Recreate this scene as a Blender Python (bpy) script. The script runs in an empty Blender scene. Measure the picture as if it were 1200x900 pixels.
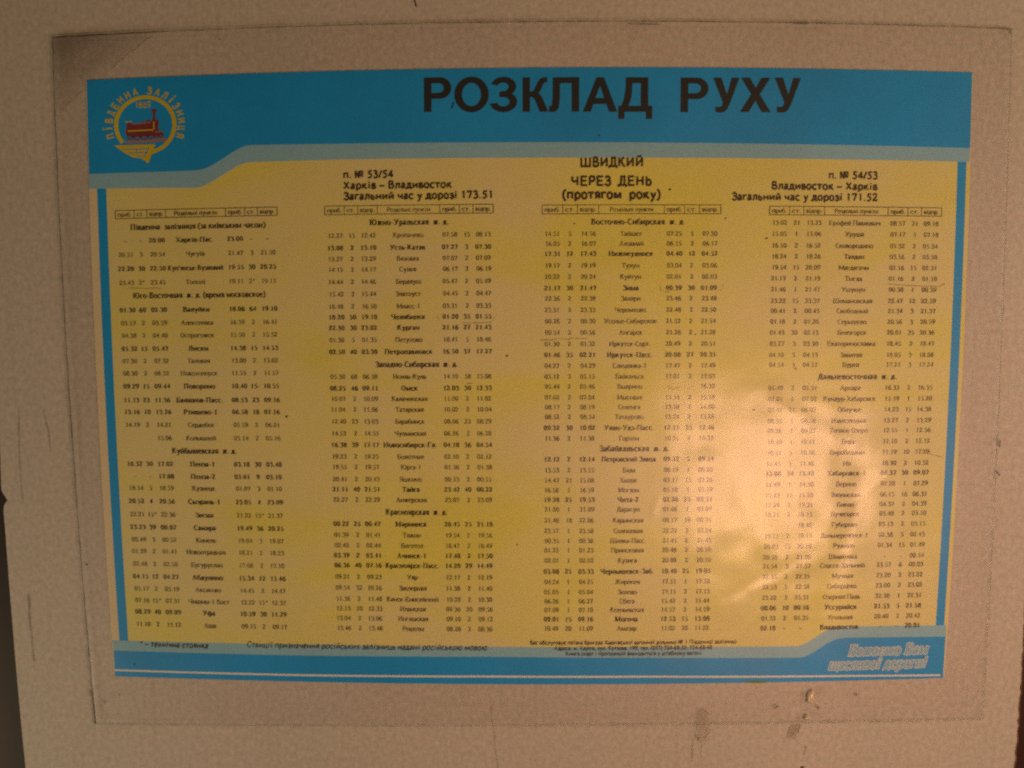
import bpy, bmesh, math, random
from mathutils import Vector, noise
from mathutils.geometry import tessellate_polygon
from functools import lru_cache
R = math.radians
random.seed(7)
scene = bpy.context.scene
col = scene.collection

# ------------------------------------------------------------------ camera
F = 1200.0                     # focal length in photo pixels (36 mm on a 36 mm sensor)
PITCH = R(6.3)
ZC = 1.5                       # height of the point of the wall the camera looks at
cam_loc = Vector((0.0, -math.cos(PITCH), ZC + math.sin(PITCH)))
cd = bpy.data.cameras.new('camera')
cam = bpy.data.objects.new('camera', cd)
col.objects.link(cam)
cam.location = cam_loc
cam.rotation_euler = (R(90) - PITCH, 0, 0)
cd.lens = 36; cd.sensor_width = 36; cd.clip_start = 0.01; cd.clip_end = 50
cd.dof.use_dof = True
cd.dof.focus_distance = 0.955
cd.dof.aperture_fstop = 4.8
scene.camera = cam

# ------------------------------------------------------------------ light
w = bpy.data.worlds.new('World'); scene.world = w; w.use_nodes = True
bg = w.node_tree.nodes['Background']
WC = (1.0, 0.84, 0.5); WS = 0.02
bg.inputs[0].default_value = (*WC, 1); bg.inputs[1].default_value = WS
LP = [6.2, 4.8, 3.2, 9.5]
LC = [(1.0, 0.51, 0.31), (1.0, 0.78, 0.54), (1.0, 0.63, 0.12), (1.0, 0.86, 0.56)]

def area(name, loc, target, size, size_y, power, color):
    l = bpy.data.lights.new(name, 'AREA'); l.shape = 'RECTANGLE'
    l.size = size; l.size_y = size_y; l.energy = power; l.color = color
    o = bpy.data.objects.new(name, l); col.objects.link(o)
    o.location = loc
    o.rotation_euler = (Vector(target) - Vector(loc)).to_track_quat('-Z', 'Y').to_euler()
    return o
# warm lit window opposite, low and right: its image is the glare on the film
area('warm_window', (0.485, -1.00, 1.205), (0.27, 0, 1.40), 0.32, 0.30, LP[0], LC[0])
# soft light: carriage ceiling lamp, plus unseen fills added right and low left
area('side_fill', (1.35, -0.8, 1.55), (0.2, 0, 1.45), 0.6, 0.8, LP[1], LC[1])
area('ceiling_lamp', (0.8, -1.3, 2.9), (0.3, 0, 1.6), 0.8, 0.3, LP[2], LC[2])
area('low_fill', (-1.45, -0.95, 0.45), (-0.15, 0, 1.3), 0.6, 0.5, LP[3], LC[3])

vs = scene.view_settings
vs.view_transform = 'Standard'; vs.look = 'None'; vs.exposure = 0.07; vs.gamma = 1.0
scene.cycles.filter_width = 2.2
scene.cycles.transparent_max_bounces = 16
scene.cycles.use_denoising = False
scene.cycles.use_adaptive_sampling = False
scene.cycles.max_bounces = 5

# ------------------------------------------------------------------ mapping: photo pixel -> wall plane (y = 0)
cp, sp = math.cos(PITCH), math.sin(PITCH)
def wall(px, py, y=0.0):
    a = (px - 600) / F; b = -(py - 450) / F
    d = Vector((a, cp + b * sp, -sp + b * cp))
    t = -cam_loc.y / d.y
    p = cam_loc + d * t
    return Vector((p.x, y, p.z))
# the printed sheet has its own coordinates (u right, v down); its slight bow is in this map
def fwd(u, v):
    t = (u - 620) / 501.0
    y = v
    for _ in range(2):
        s = (y - 443) / 350.0
        x = u - 16.5 * t * s + 4.2 * t * (1 - s * s)
        T = (x - 620) / 518.0
        k = (v - 79.5) / 722.0
        y = v + (10 - 19.7 * k) * T * T + (-4.5 + 5.57 * k) * T
    return x, y
def inv(px, py):
    u, v = px, py
    for _ in range(6):
        x, y = fwd(u, v)
        u += px - x; v += py - y
    return u, v
def UV(u, v, y=0.0):
    return wall(*fwd(u, v), y)

# ------------------------------------------------------------------ materials
def mat(name):
    m = bpy.data.materials.new(name); m.use_nodes = True
    nt = m.node_tree
    b = nt.nodes['Principled BSDF']
    return m, nt, b
def N(nt, t, **kw):
    n = nt.nodes.new(t)
    for k, v in kw.items():
        setattr(n, k, v)
    return n
def noise_node(nt, scale, detail=3, rough=0.6, vec=None, dist=0.0):
    n = N(nt, 'ShaderNodeTexNoise'); n.inputs['Scale'].default_value = scale
    n.inputs['Detail'].default_value = detail; n.inputs['Roughness'].default_value = rough
    n.inputs['Distortion'].default_value = dist
    if vec is not None: nt.links.new(vec, n.inputs['Vector'])
    return n
def objco(nt, scale=(1, 1, 1)):
    g = N(nt, 'ShaderNodeNewGeometry')
    m = N(nt, 'ShaderNodeMapping'); m.inputs['Scale'].default_value = scale
    nt.links.new(g.outputs['Position'], m.inputs['Vector'])
    return m.outputs[0]
def ramp(nt, src, stops):
    r = N(nt, 'ShaderNodeValToRGB')
    e = r.color_ramp.elements
    while len(e) < len(stops): e.new(0.5)
    for k, (p, c) in enumerate(stops):
        e[k].position = p; e[k].color = (*c, 1) if len(c) == 3 else c
    nt.links.new(src, r.inputs[0])
    return r.outputs[0]
def mixc(nt, fac, a, b, mode='MIX'):
    m = N(nt, 'ShaderNodeMix', data_type='RGBA', blend_type=mode)
    for k, v in ((0, fac), (6, a), (7, b)):
        if hasattr(v, 'is_output'): nt.links.new(v, m.inputs[k])
        else: m.inputs[k].default_value = v if k == 0 else (*v, 1)
    return m.outputs[2]

def print_mat(name, base, var=0.08, rough=0.45, tint=None, tint_scale=6.0):
    """printed paper: base ink with faint mottling of the print"""
    m, nt, b = mat(name)
    co = objco(nt)
    n1 = noise_node(nt, 9.0, 4, 0.6, co)
    n2 = noise_node(nt, 420.0, 2, 0.7, co)
    lo = tuple(c * (1 - var) for c in base); hi = tuple(min(1, c * (1 + var)) for c in base)
    c1 = ramp(nt, n1.outputs[0], [(0.3, lo), (0.7, hi)])
    c2 = ramp(nt, n2.outputs[0], [(0.3, (0.91, 0.91, 0.91)), (0.7, (1.0, 1.0, 1.0))])
    c = mixc(nt, 1.0, c1, c2, 'MULTIPLY')
    if tint:
        n3 = noise_node(nt, tint_scale, 3, 0.6, objco(nt, (1, 1, 2.2)), 0.6)
        f = ramp(nt, n3.outputs[0], [(0.36, (0, 0, 0)), (0.60, (1, 1, 1))])
        c = mixc(nt, f, c, tint)
    nt.links.new(c, b.inputs['Base Color'])
    b.inputs['Roughness'].default_value = rough
    b.inputs['Specular IOR Level'].default_value = 0.25
    return m

def ink_mat(name, c, keep_lo=0.55, keep_hi=0.95, scale=55.0):
    m, nt, b = mat(name)
    b.inputs['Base Color'].default_value = (*c, 1)
    b.inputs['Roughness'].default_value = 0.6
    b.inputs['Specular IOR Level'].default_value = 0.2
    n = noise_node(nt, scale, 3, 0.7, objco(nt))
    a = ramp(nt, n.outputs[0], [(0.3, (keep_lo,) * 3), (0.62, (keep_hi,) * 3)])
    nt.links.new(a, b.inputs['Alpha'])
    return m

M = {}
# speckled laminate of the wall
m, nt, b = mat('wall_laminate')
co = objco(nt, (1, 1, 0.75))
n1 = noise_node(nt, 230, 4, 0.75, co); n2 = noise_node(nt, 2.2, 4, 0.6, co); n3 = noise_node(nt, 700, 2, 0.8, co)
c = ramp(nt, n1.outputs[0], [(0.30, (0.400, 0.377, 0.352)), (0.52, (0.505, 0.475, 0.445)), (0.72, (0.61, 0.575, 0.54))])
c = mixc(nt, 1.0, c, ramp(nt, n3.outputs[0], [(0.25, (0.86, 0.86, 0.87)), (0.75, (1.0, 0.99, 0.98))]), 'MULTIPLY')
c = mixc(nt, 1.0, c, ramp(nt, n2.outputs[0], [(0.3, (0.87, 0.88, 0.86)), (0.7, (1.02, 1.0, 1.0))]), 'MULTIPLY')
n4 = noise_node(nt, 330, 2, 0.7, objco(nt, (1, 1, 0.55)))
c = mixc(nt, 1.0, c, ramp(nt, n4.outputs[0], [(0.34, (0.90, 0.99, 0.86)), (0.5, (0.97, 0.97, 0.97)), (0.66, (1.0, 0.90, 0.95))]), 'MULTIPLY')
# long faint vertical dirt streaks
st = noise_node(nt, 1.0, 5, 0.75, objco(nt, (70, 1, 2.2)))
c = mixc(nt, 1.0, c, ramp(nt, st.outputs[0], [(0.26, (0.91, 0.89, 0.85)), (0.42, (1, 1, 1))]), 'MULTIPLY')
nt.links.new(c, b.inputs['Base Color'])
bp = N(nt, 'ShaderNodeBump'); bp.inputs['Strength'].default_value = 0.10; bp.inputs['Distance'].default_value = 0.0006
nt.links.new(n1.outputs[0], bp.inputs['Height']); nt.links.new(bp.outputs[0], b.inputs['Normal'])
b.inputs['Roughness'].default_value = 0.55; b.inputs['Specular IOR Level'].default_value = 0.3
M['wall'] = m
M['yellow'] = print_mat('yellow_paper', (0.62, 0.595, 0.115), 0.05, tint=(0.60, 0.555, 0.26), tint_scale=4.0)
M['margin'] = print_mat('cream_margin', (0.60, 0.54, 0.36), 0.06)
M['blue'] = print_mat('blue_ink', (0.005, 0.275, 0.70), 0.10)
M['pale'] = print_mat('pale_blue_ink', (0.225, 0.45, 0.60), 0.06)
M['slogan'] = print_mat('slogan_ink', (0.20, 0.43, 0.62), 0.06)
M['white'] = print_mat('white_print', (0.66, 0.66, 0.64), 0.05)
M['gold'] = print_mat('gold_ink', (0.50, 0.42, 0.008), 0.15)
M['maroon'] = print_mat('maroon_ink', (0.16, 0.03, 0.035), 0.25)
M['rose'] = print_mat('rose_ink', (0.30, 0.16, 0.12), 0.2)
M['title'] = ink_mat('black_title_ink', (0.012, 0.016, 0.018), 0.90, 0.97, 25)
M['ink'] = ink_mat('black_ink', (0.030, 0.022, 0.012), 0.74, 0.95, 30)
M['fineink'] = ink_mat('worn_black_ink', (0.055, 0.040, 0.022), 0.60, 0.98, 14)
M['pen'] = ink_mat('faded_pen_ink', (0.20, 0.08, 0.07), 0.1, 0.75, 150)
M['green'] = print_mat('green_paint', (0.06, 0.22, 0.01), 0.2)
def plain(name, c, rough=0.6, spec=0.3, alpha=None, sc=200, lo=.2, hi=.8):
    m, nt, b = mat(name)
    n = noise_node(nt, 90, 4, 0.7, objco(nt))
    nt.links.new(ramp(nt, n.outputs[0], [(0.3, tuple(x * .7 for x in c)), (0.7, c)]), b.inputs['Base Color'])
    b.inputs['Roughness'].default_value = rough; b.inputs['Specular IOR Level'].default_value = spec
    if alpha:
        n2 = noise_node(nt, sc, 3, 0.7, objco(nt))
        nt.links.new(ramp(nt, n2.outputs[0], [(0.3, (alpha * lo,) * 3), (0.7, (alpha * hi,) * 3)]), b.inputs['Alpha'])
    return m
M['grime'] = plain('brown_grime', (0.10, 0.065, 0.035), 0.8, 0.1, 1.0, 60, 0.35, 0.95)
M['faint'] = plain('faint_grime', (0.15, 0.11, 0.065), 0.8, 0.1, 0.5, 80, 0.3, 0.9)
M['speck'] = plain('dark_speck', (0.05, 0.035, 0.02), 0.8, 0.1)
M['residue'] = plain('tape_residue', (0.30, 0.20, 0.11), 0.45, 0.4, 0.15, 200, 0.5, 1.0)
M['resin'] = plain('dried_glue', (0.62, 0.50, 0.36), 0.22, 0.7)
M['trim'] = plain('dark_brown_trim', (0.040, 0.015, 0.010), 0.5, 0.25)
M['edge'] = plain('panel_edge', (0.16, 0.085, 0.05), 0.6, 0.2)

# clear film: see-through sheet with a gloss
m = bpy.data.materials.new('clear_film'); m.use_nodes = True; nt = m.node_tree
nt.nodes.remove(nt.nodes['Principled BSDF'])
out = nt.nodes['Material Output']
tr = N(nt, 'ShaderNodeBsdfTransparent'); tr.inputs[0].default_value = (0.995, 0.985, 0.985, 1)
gl = N(nt, 'ShaderNodeBsdfGlossy'); gl.inputs['Roughness'].default_value = 0.185
lw = N(nt, 'ShaderNodeLayerWeight'); lw.inputs['Blend'].default_value = 0.5      # Schlick, the same from both sides
pw = N(nt, 'ShaderNodeMath', operation='POWER'); pw.inputs[1].default_value = 5.0
nt.links.new(lw.outputs['Facing'], pw.inputs[0])
fr = N(nt, 'ShaderNodeMath', operation='MULTIPLY_ADD'); fr.inputs[1].default_value = 0.9; fr.inputs[2].default_value = 0.05
nt.links.new(pw.outputs[0], fr.inputs[0])
n1 = noise_node(nt, 20, 2, 0.5, objco(nt, (1, 1, 1)), 0.0)
n2 = noise_node(nt, 160, 2, 0.6, objco(nt))
b1 = N(nt, 'ShaderNodeBump'); b1.inputs['Strength'].default_value = 0.35; b1.inputs['Distance'].default_value = 0.0012
nt.links.new(n1.outputs[0], b1.inputs['Height'])
b2 = N(nt, 'ShaderNodeBump'); b2.inputs['Strength'].default_value = 0.10; b2.inputs['Distance'].default_value = 0.00015
nt.links.new(n2.outputs[0], b2.inputs['Height']); nt.links.new(b1.outputs[0], b2.inputs['Normal'])
nt.links.new(b2.outputs[0], gl.inputs['Normal'])
g2 = N(nt, 'ShaderNodeBsdfGlossy'); g2.inputs['Roughness'].default_value = 0.40
nt.links.new(b2.outputs[0], g2.inputs['Normal'])
gm = N(nt, 'ShaderNodeMixShader'); gm.inputs[0].default_value = 0.56
nt.links.new(gl.outputs[0], gm.inputs[1]); nt.links.new(g2.outputs[0], gm.inputs[2])
sm = noise_node(nt, 5.0, 5, 0.65, objco(nt, (1.0, 1, 0.55)), 0.8)
smr = ramp(nt, sm.outputs[0], [(0.30, (0.55,) * 3), (0.72, (1.0,) * 3)])
fm = N(nt, 'ShaderNodeMath', operation='MULTIPLY'); nt.links.new(fr.outputs[0], fm.inputs[0]); nt.links.new(smr, fm.inputs[1])
fm2 = N(nt, 'ShaderNodeMath', operation='MULTIPLY'); nt.links.new(fm.outputs[0], fm2.inputs[0]); fm2.inputs[1].default_value = 1.55
fr = fm2
mx = N(nt, 'ShaderNodeMixShader')
nt.links.new(fr.outputs[0], mx.inputs[0]); nt.links.new(tr.outputs[0], mx.inputs[1]); nt.links.new(gm.outputs[0], mx.inputs[2])
nt.links.new(mx.outputs[0], out.inputs[0])
M['film'] = m
m = bpy.data.materials.new('film_back'); m.use_nodes = True; nt = m.node_tree
nt.nodes.remove(nt.nodes['Principled BSDF'])
tr = N(nt, 'ShaderNodeBsdfTransparent'); nt.links.new(tr.outputs[0], nt.nodes['Material Output'].inputs[0])
M['film_back'] = m

# ------------------------------------------------------------------ object helpers
def obj(name, verts, faces, material, parent=None, smooth=False):
    me = bpy.data.meshes.new(name)
    me.from_pydata([tuple(v) for v in verts], [], faces)
    me.materials.append(material)
    if smooth:
        me.polygons.foreach_set('use_smooth', [True] * len(me.polygons))
    me.update()
    o = bpy.data.objects.new(name, me); col.objects.link(o)
    if parent: o.parent = parent
    return o
def face_out(pts):
    """orient a polygon in the wall plane so that it faces the room (-y)"""
    a = 0
    for i in range(len(pts)):
        p, q = pts[i], pts[(i + 1) % len(pts)]
        a += p.x * q.z - q.x * p.z
    return pts if a > 0 else pts[::-1]
def slab(name, pts, y_front, y_back, material, parent=None):
    """a flat piece with thickness; pts are wall-plane points"""
    pts = face_out(pts); n = len(pts)
    bm = bmesh.new()
    f = [bm.verts.new((p.x, y_front, p.z)) for p in pts]
    k = [bm.verts.new((p.x, y_back, p.z)) for p in pts]
    for a, b, c in tessellate_polygon([[Vector((p.x * 1000, p.z * 1000, 0)) for p in pts]]):
        q, r_, t_ = pts[a], pts[b], pts[c]
        if (r_.x - q.x) * (t_.z - q.z) - (r_.z - q.z) * (t_.x - q.x) < 0: b, c = c, b
        bm.faces.new((f[a], f[b], f[c])); bm.faces.new((k[a], k[c], k[b]))
    for i in range(n):
        j = (i + 1) % n
        bm.faces.new((f[j], f[i], k[i], k[j]))
    me = bpy.data.meshes.new(name); bm.to_mesh(me); bm.free()
    me.materials.append(material)
    o = bpy.data.objects.new(name, me); col.objects.link(o)
    if parent: o.parent = parent
    return o
def dens(pts, step=25):
    """more points along an outline given in (u, v)"""
    r = []
    for i in range(len(pts)):
        (x0, y0), (x1, y1) = pts[i], pts[(i + 1) % len(pts)]
        n = max(1, int(math.hypot(x1 - x0, y1 - y0) / step))
        r += [(x0 + (x1 - x0) * k / n, y0 + (y1 - y0) * k / n) for k in range(n)]
    return r
def uvslab(name, pts, yf, material, parent, thick=0.00012):
    return slab(name, [UV(u, v) for u, v in dens(pts)], yf, yf + thick, material, parent)
def tag(o, label=None, cat=None, group=None, kind=None):
    for k, v in (('label', label), ('category', cat), ('group', group), ('kind', kind)):
        if v: o[k] = v
    return o
def strip_quads(pts, widths):
    """polyline in 2D with a width at each point -> verts, faces"""
    V, Fc = [], []
    n = len(pts)
    for i, (x, y) in enumerate(pts):
        a = pts[max(0, i - 1)]; b = pts[min(n - 1, i + 1)]
        dx, dy = b[0] - a[0], b[1] - a[1]; l = math.hypot(dx, dy) or 1
        nx, ny = -dy / l, dx / l; h = widths[i] / 2
        V += [(x + nx * h, y + ny * h), (x - nx * h, y - ny * h)]
    for i in range(n - 1):
        Fc.append((2 * i, 2 * i + 1, 2 * i + 3, 2 * i + 2))
    return V, Fc

# ------------------------------------------------------------------ wall panel and the dark trims beside it
left_edge = [(-34, -260), (-24, 0), (-13, 300), (-3, 470), (0, 530), (1.5, 574), (4, 579), (8.6, 586), (5, 592), (4, 598), (6, 620),
             (12, 700), (19.5, 790), (25, 850), (30.5, 905), (58, 1200)]
right_edge = [(1150, 1200)]
y = 960.0
while y > 540:
    x = 1199.5 - max(0, (y - 755)) ** 1.18 * 0.029 + (755 - min(755, y)) * 0.035
    right_edge.append((x + random.uniform(-0.9, 0.9), y)); y -= 5.5
right_edge += [(1225, 300), (1236, 0), (1245, -260)]
wpts = [wall(*p) for p in left_edge + right_edge]
wl = slab('wall', wpts, 0.0, 0.016, M['wall']); tag(wl, kind='structure')
e = []
for k, (px, py) in enumerate(right_edge[4:-3]):
    e.append((px, py))
V, Fc = strip_quads(e, [1.5 + 1.2 * noise.noise((k * .7, 2, 0)) for k in range(len(e))])
obj('frayed_edge', [wall(a, b, -0.0004) for a, b in V], Fc, M['edge'], wl)

def trim(name, x0, x1, label):
    """upright moulding with a stepped profile, set back behind the wall panel"""
    z0, z1 = 0.55, 2.45
    prof = [(x0, 0.045), (x0 + (x1 - x0) * .1, 0.024), (x0 + (x1 - x0) * .45, 0.022), (x0 + (x1 - x0) * .5, 0.03),
            (x0 + (x1 - x0) * .9, 0.03), (x1, 0.045), (x1, 0.075), (x0, 0.075)]
    n = len(prof)
    V = [(a, b, z0) for a, b in prof] + [(a, b, z1) for a, b in prof]
    Fc = [(i, (i + 1) % n, n + (i + 1) % n, n + i) for i in range(n)] + [tuple(range(n))[::-1], tuple(range(n, 2 * n))]
    o = obj(name, V, Fc, M['trim'])
    bm = bmesh.new(); bm.from_mesh(o.data); bmesh.ops.recalc_face_normals(bm, faces=bm.faces); bm.to_mesh(o.data); bm.free()
    return tag(o, label, 'trim')
trim('door_trim', -0.68, -0.43, 'dark brown upright trim behind the left edge of the speckled wall panel')
trim('door_trim', 0.44, 0.68, 'dark brown upright trim behind the frayed right edge of the wall panel')

# hairline cracks and small marks of the wall
def line_part(name, pts, width, material, parent, y=-0.0005, jitter=0.0, step=6):
    r = []
    for (x0, y0), (x1, y1) in zip(pts, pts[1:]):
        n = max(1, int(math.hypot(x1 - x0, y1 - y0) / step))
        r += [(x0 + (x1 - x0) * k / n, y0 + (y1 - y0) * k / n) for k in range(n)]
    r.append(pts[-1])
    s = random.random() * 50
    r = [(a + jitter * noise.noise((i * .35, s, 0)), b + jitter * noise.noise((i * .35, s, 9))) for i, (a, b) in enumerate(r)]
    wd = [width * (0.6 + 0.7 * abs(noise.noise((i * .31, s, 4)) * 1.6)) for i in range(len(r))]
    V, Fc = strip_quads(r, wd)
    return obj(name, [wall(a, b, y) for a, b in V], Fc, material, parent)
def blob(name, cx, cy, rx, ry, material, parent, ang=0, y=-0.0006, seed=0, n=14, dome=0.0):
    ca, sa = math.cos(ang), math.sin(ang)
    V = [wall(cx, cy, y - dome)]
    for i in range(n):
        t = 2 * math.pi * i / n
        r = 1 + 0.35 * noise.noise((math.cos(t) * 1.3, math.sin(t) * 1.3, seed * 3.1))
        a, b = rx * r * math.cos(t), ry * r * math.sin(t)
        V.append(wall(cx + a * ca - b * sa, cy + a * sa + b * ca, y))
    return obj(name, V, [(0, 1 + (i + 1) % n, 1 + i) for i in range(n)], material, parent)
YF = -0.0045                                   # height of the front of the plastic cover above the wall
line_part('hairline_crack', [(575, 822), (576, 838), (579, 862), (584, 905)], 1.2, M['faint'], wl, jitter=1.0)
line_part('dirt_streak', [(33, 696), (36, 735), (40, 775)], 2.6, M['faint'], wl, jitter=1.0)
line_part('dirt_streak', [(22, 480), (23, 540), (27, 590)], 1.6, M['faint'], wl, jitter=1.0)
line_part('dirt_streak', [(52, 480), (57, 505), (59, 530)], 1.4, M['faint'], wl, jitter=1.0)
line_part('scratch', [(485, -2), (488, 8)], 2.0, M['speck'], wl)
line_part('scratch', [(944, 874), (942, 884)], 2.6, M['faint'], wl, jitter=.8)
line_part('scratch', [(812, 866), (811, 892)], 1.4, M['faint'], wl, jitter=.8)
line_part('scratch', [(822, 868), (822, 888)], 1.0, M['faint'], wl, jitter=.8)
blob('dirt_speck', 940, 899, 2.2, 1.4, M['speck'], wl, seed=3)

# ------------------------------------------------------------------ stroke typeface with serifs (print of the timetable)
def cat(pts, n=5):
    r = []
    P = [pts[0]] + list(pts) + [pts[-1]]
    for i in range(1, len(P) - 2):
        p0, p1, p2, p3 = P[i - 1:i + 3]
        for k in range(n):
            t = k / n
            r.append(tuple(0.5 * (2 * p1[j] + (p2[j] - p0[j]) * t + (2 * p0[j] - 5 * p1[j] + 4 * p2[j] - p3[j]) * t * t
                                  + (3 * p1[j] - p0[j] - 3 * p2[j] + p3[j]) * t ** 3) for j in (0, 1)))
    r.append(tuple(pts[-1]))
    return r
def pr(a): return list(zip(a[::2], a[1::2]))
def S(x, y0=0, y1=45, b=1, t=1):
    r = [('n', [(x, y0), (x, y1)])]
    if b: r.append(('s', [(x - 8, y0 + 1), (x + 8, y0 + 1)]))
    if t: r.append(('s', [(x - 8, y1 - 1), (x + 8, y1 - 1)]))
    return r
def L(*a): return [('n', pr(a))]
def B(*a): return [('b', pr(a))]
def Z(*a): return [('z', pr(a))]
def C(*a): return [('n', cat(pr(a)))]
def O(cx, cy, rx, ry, a0=0, a1=360):
    n = 14
    return [('n', [(cx + rx * math.cos(R(a0 + (a1 - a0) * k / n)), cy + ry * math.sin(R(a0 + (a1 - a0) * k / n))) for k in range(n + 1)])]
def D(x, y): return [('d', [(x, y - 4.5), (x, y + 4.5)])]
bowl = C(9, 26, 27, 26, 34, 13, 27, 1, 9, 1)
six = C(40, 66, 18, 52, 8, 28, 14, 3, 28, -1, 41, 14, 36, 34, 22, 39, 10, 28)
G = {
 'а': (42, C(8, 36, 18, 45, 30, 39, 31, 10, 38, 1) + C(30, 26, 11, 20, 6, 8, 14, 0, 30, 9)),
 'б': (48, O(25, 20, 18, 21) + C(7, 22, 9, 50, 24, 60, 41, 67)),
 'в': (43, S(9) + C(9, 45, 28, 44, 31, 34, 24, 25, 9, 24) + C(22, 24, 37, 18, 34, 4, 22, 1, 9, 1)),
 'г': (39, S(9) + B(9, 44, 34, 44) + Z(34, 45, 35, 34)),
 'д': (49, C(10, 1, 17, 16, 18, 45) + S(37, 0, 45, 0, 0) + B(16, 44, 40, 44) + B(2, 1, 47, 1) + B(3, 2, 2, -12) + B(46, 2, 47, -12)),
 'е': (44, O(23, 22, 17, 23, 8, 318) + B(6, 25, 38, 25)),
 'ж': (66, S(33) + C(6, 43, 14, 42, 20, 26, 32, 23) + C(4, 1, 12, 4, 20, 22, 32, 24) + C(60, 43, 52, 42, 46, 26, 34, 23) + C(62, 1, 54, 4, 46, 22, 34, 24)),
 'з': (38, C(6, 36, 17, 45, 31, 38, 27, 26, 14, 24) + C(16, 24, 34, 19, 31, 3, 17, -1, 4, 8)),
 'и': (52, S(10) + S(42) + B(42, 41, 10, 4)),
 'к': (47, S(9) + B(12, 23, 24, 26) + C(22, 24, 28, 40, 40, 43) + C(22, 25, 34, 6, 45, 1)),
 'л': (49, C(3, 2, 10, 3, 15, 20, 16, 45) + S(39) + B(14, 44, 40, 44)),
 'м': (62, S(10, 0, 45) + L(11, 44, 30, 4) + B(30, 4, 50, 44) + S(52)),
 'н': (52, S(10) + S(42) + B(10, 23, 42, 23)),
 'о': (49, O(24.5, 22, 18, 23)),
 'п': (52, S(10) + S(42) + B(8, 44, 44, 44)),
 'р': (49, S(10, -20, 45) + O(27, 22, 16, 23)),
 'с': (43, O(24, 22, 18, 23, 38, 318)),
 'т': (43, S(21.5, 0, 45, 1, 0) + B(3, 44, 40, 44) + Z(3, 45, 2, 35) + Z(40, 45, 41, 35)),
 'ф': (66, S(33, -20, 62) + O(20, 22, 14, 22) + O(46, 22, 14, 22)),
 'х': (48, L(8, 44, 41, 1) + B(40, 44, 8, 1) + Z(2, 44, 16, 44) + Z(2, 1, 16, 1) + Z(32, 44, 46, 44) + Z(34, 1, 47, 1)),
 'ц': (52, S(10) + S(40) + B(8, 1, 48, 1) + B(48, 2, 49, -12)),
 'ч': (49, C(9, 45, 10, 24, 22, 19, 39, 24) + S(39)),
 'ш': (72, S(10) + S(36) + S(62) + B(8, 1, 64, 1)),
 'щ': (74, S(10) + S(36) + S(62) + B(8, 1, 70, 1) + B(70, 2, 71, -12)),
 'ы': (62, S(9) + bowl + S(52)),
 'ь': (42, S(9) + bowl),
 'э': (43, O(19, 22, 18, 23, 142, -138) + B(16, 24, 36, 24)),
 'ю': (70, S(10) + B(10, 23, 28, 23) + O(46, 22, 18, 23)),
 'я': (46, S(37) + C(37, 44, 15, 44, 10, 33, 17, 23, 37, 22) + L(24, 22, 8, 1)),
 'і': (28, S(14) + D(14, 59)),
 'ї': (30, S(15) + D(7, 59) + D(23, 59)),
 'є': (43, O(24, 22, 18, 23, 38, 318) + B(8, 24, 30, 24)),
 'А': (68, L(33, 66, 56, 1) + B(33, 66, 10, 1) + B(17, 24, 48, 24) + Z(2, 1, 20, 1) + Z(44, 1, 66, 1)),
 'Б': (57, S(13, 0, 66) + B(12, 65, 48, 65) + Z(48, 66, 49, 52) + C(13, 37, 40, 36, 50, 19, 40, 2, 13, 1)),
 'Е': (60, S(13, 0, 66) + B(12, 65, 50, 65) + Z(50, 66, 51, 52) + B(12, 34, 46, 34) + B(12, 1, 52, 1) + Z(52, 0, 54, 16) + Z(40, 42, 40, 26)),
 'Р': (56, S(13, 0, 66) + C(13, 65, 42, 64, 49, 48, 40, 32, 13, 31)),
 'У': (64, L(9, 65, 35, 24) + C(57, 65, 36, 24, 24, 3, 10, 4) + Z(2, 65, 20, 65) + Z(48, 65, 63, 65)),
 'Ф': (74, S(37, 0, 66) + O(20, 33, 14, 20) + O(54, 33, 14, 20)),
 '0': (50, O(25, 33, 17, 33)), '1': (50, S(27, 0, 66, 1, 0) + B(17, 56, 27, 64)),
 '2': (50, C(8, 50, 18, 66, 35, 60, 35, 42, 20, 20, 7, 4) + L(6, 4, 40, 4) + B(40, 4, 44, 15)),
 '3': (50, C(9, 54, 21, 66, 36, 56, 31, 41, 18, 36) + C(18, 36, 39, 30, 38, 8, 22, -1, 6, 6)),
 '4': (50, S(34, 0, 66, 0, 0) + B(34, 64, 6, 20) + B(5, 19, 46, 19)),
 '5': (50, L(17, 62, 41, 63) + B(17, 63, 12, 40) + C(12, 39, 33, 35, 39, 18, 26, 1, 6, 3)),
 '6': (50, six), '9': (50, [(k, [(50 - x, 66 - y) for x, y in p]) for k, p in six]),
 '7': (50, L(8, 62, 42, 63) + B(8, 64, 6, 50) + L(41, 62, 21, 0)),
 '8': (50, O(25, 50, 14, 16) + O(25, 17, 17, 18)),
 '.': (25, D(12, 4)), '-': (33, L(5, 22, 28, 24)), '–': (50, B(4, 23, 46, 23)), ' ': (25, []),
 '*': (50, L(25, 64, 25, 38) + L(14, 58, 36, 44) + L(36, 58, 14, 44)),
 '(': (33, C(28, 68, 10, 44, 10, 8, 28, -16)), ')': (33, C(5, 68, 23, 44, 23, 8, 5, -16)),
 "'": (20, L(10, 66, 9, 48)), '!': (33, L(16, 66, 16, 18) + D(16, 4)),
 ',': (25, L(14, 8, 9, -10)), ':': (30, D(14, 5) + D(14, 38)), '/': (34, L(4, -2, 30, 68)),
 '№': (100, L(10, 0, 10, 66) + L(11, 64, 42, 3) + L(44, 0, 44, 66) + O(72, 46, 14, 16) + B(60, 16, 86, 16)),
}
G['у'] = (48, L(9, 44, 26, 4) + C(42, 44, 27, 6, 18, -16, 6, -18) + Z(2, 44, 18, 44) + Z(34, 44, 47, 44))
G['й'] = (52, G['и'][1] + C(17, 62, 26, 54, 35, 62))
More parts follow.
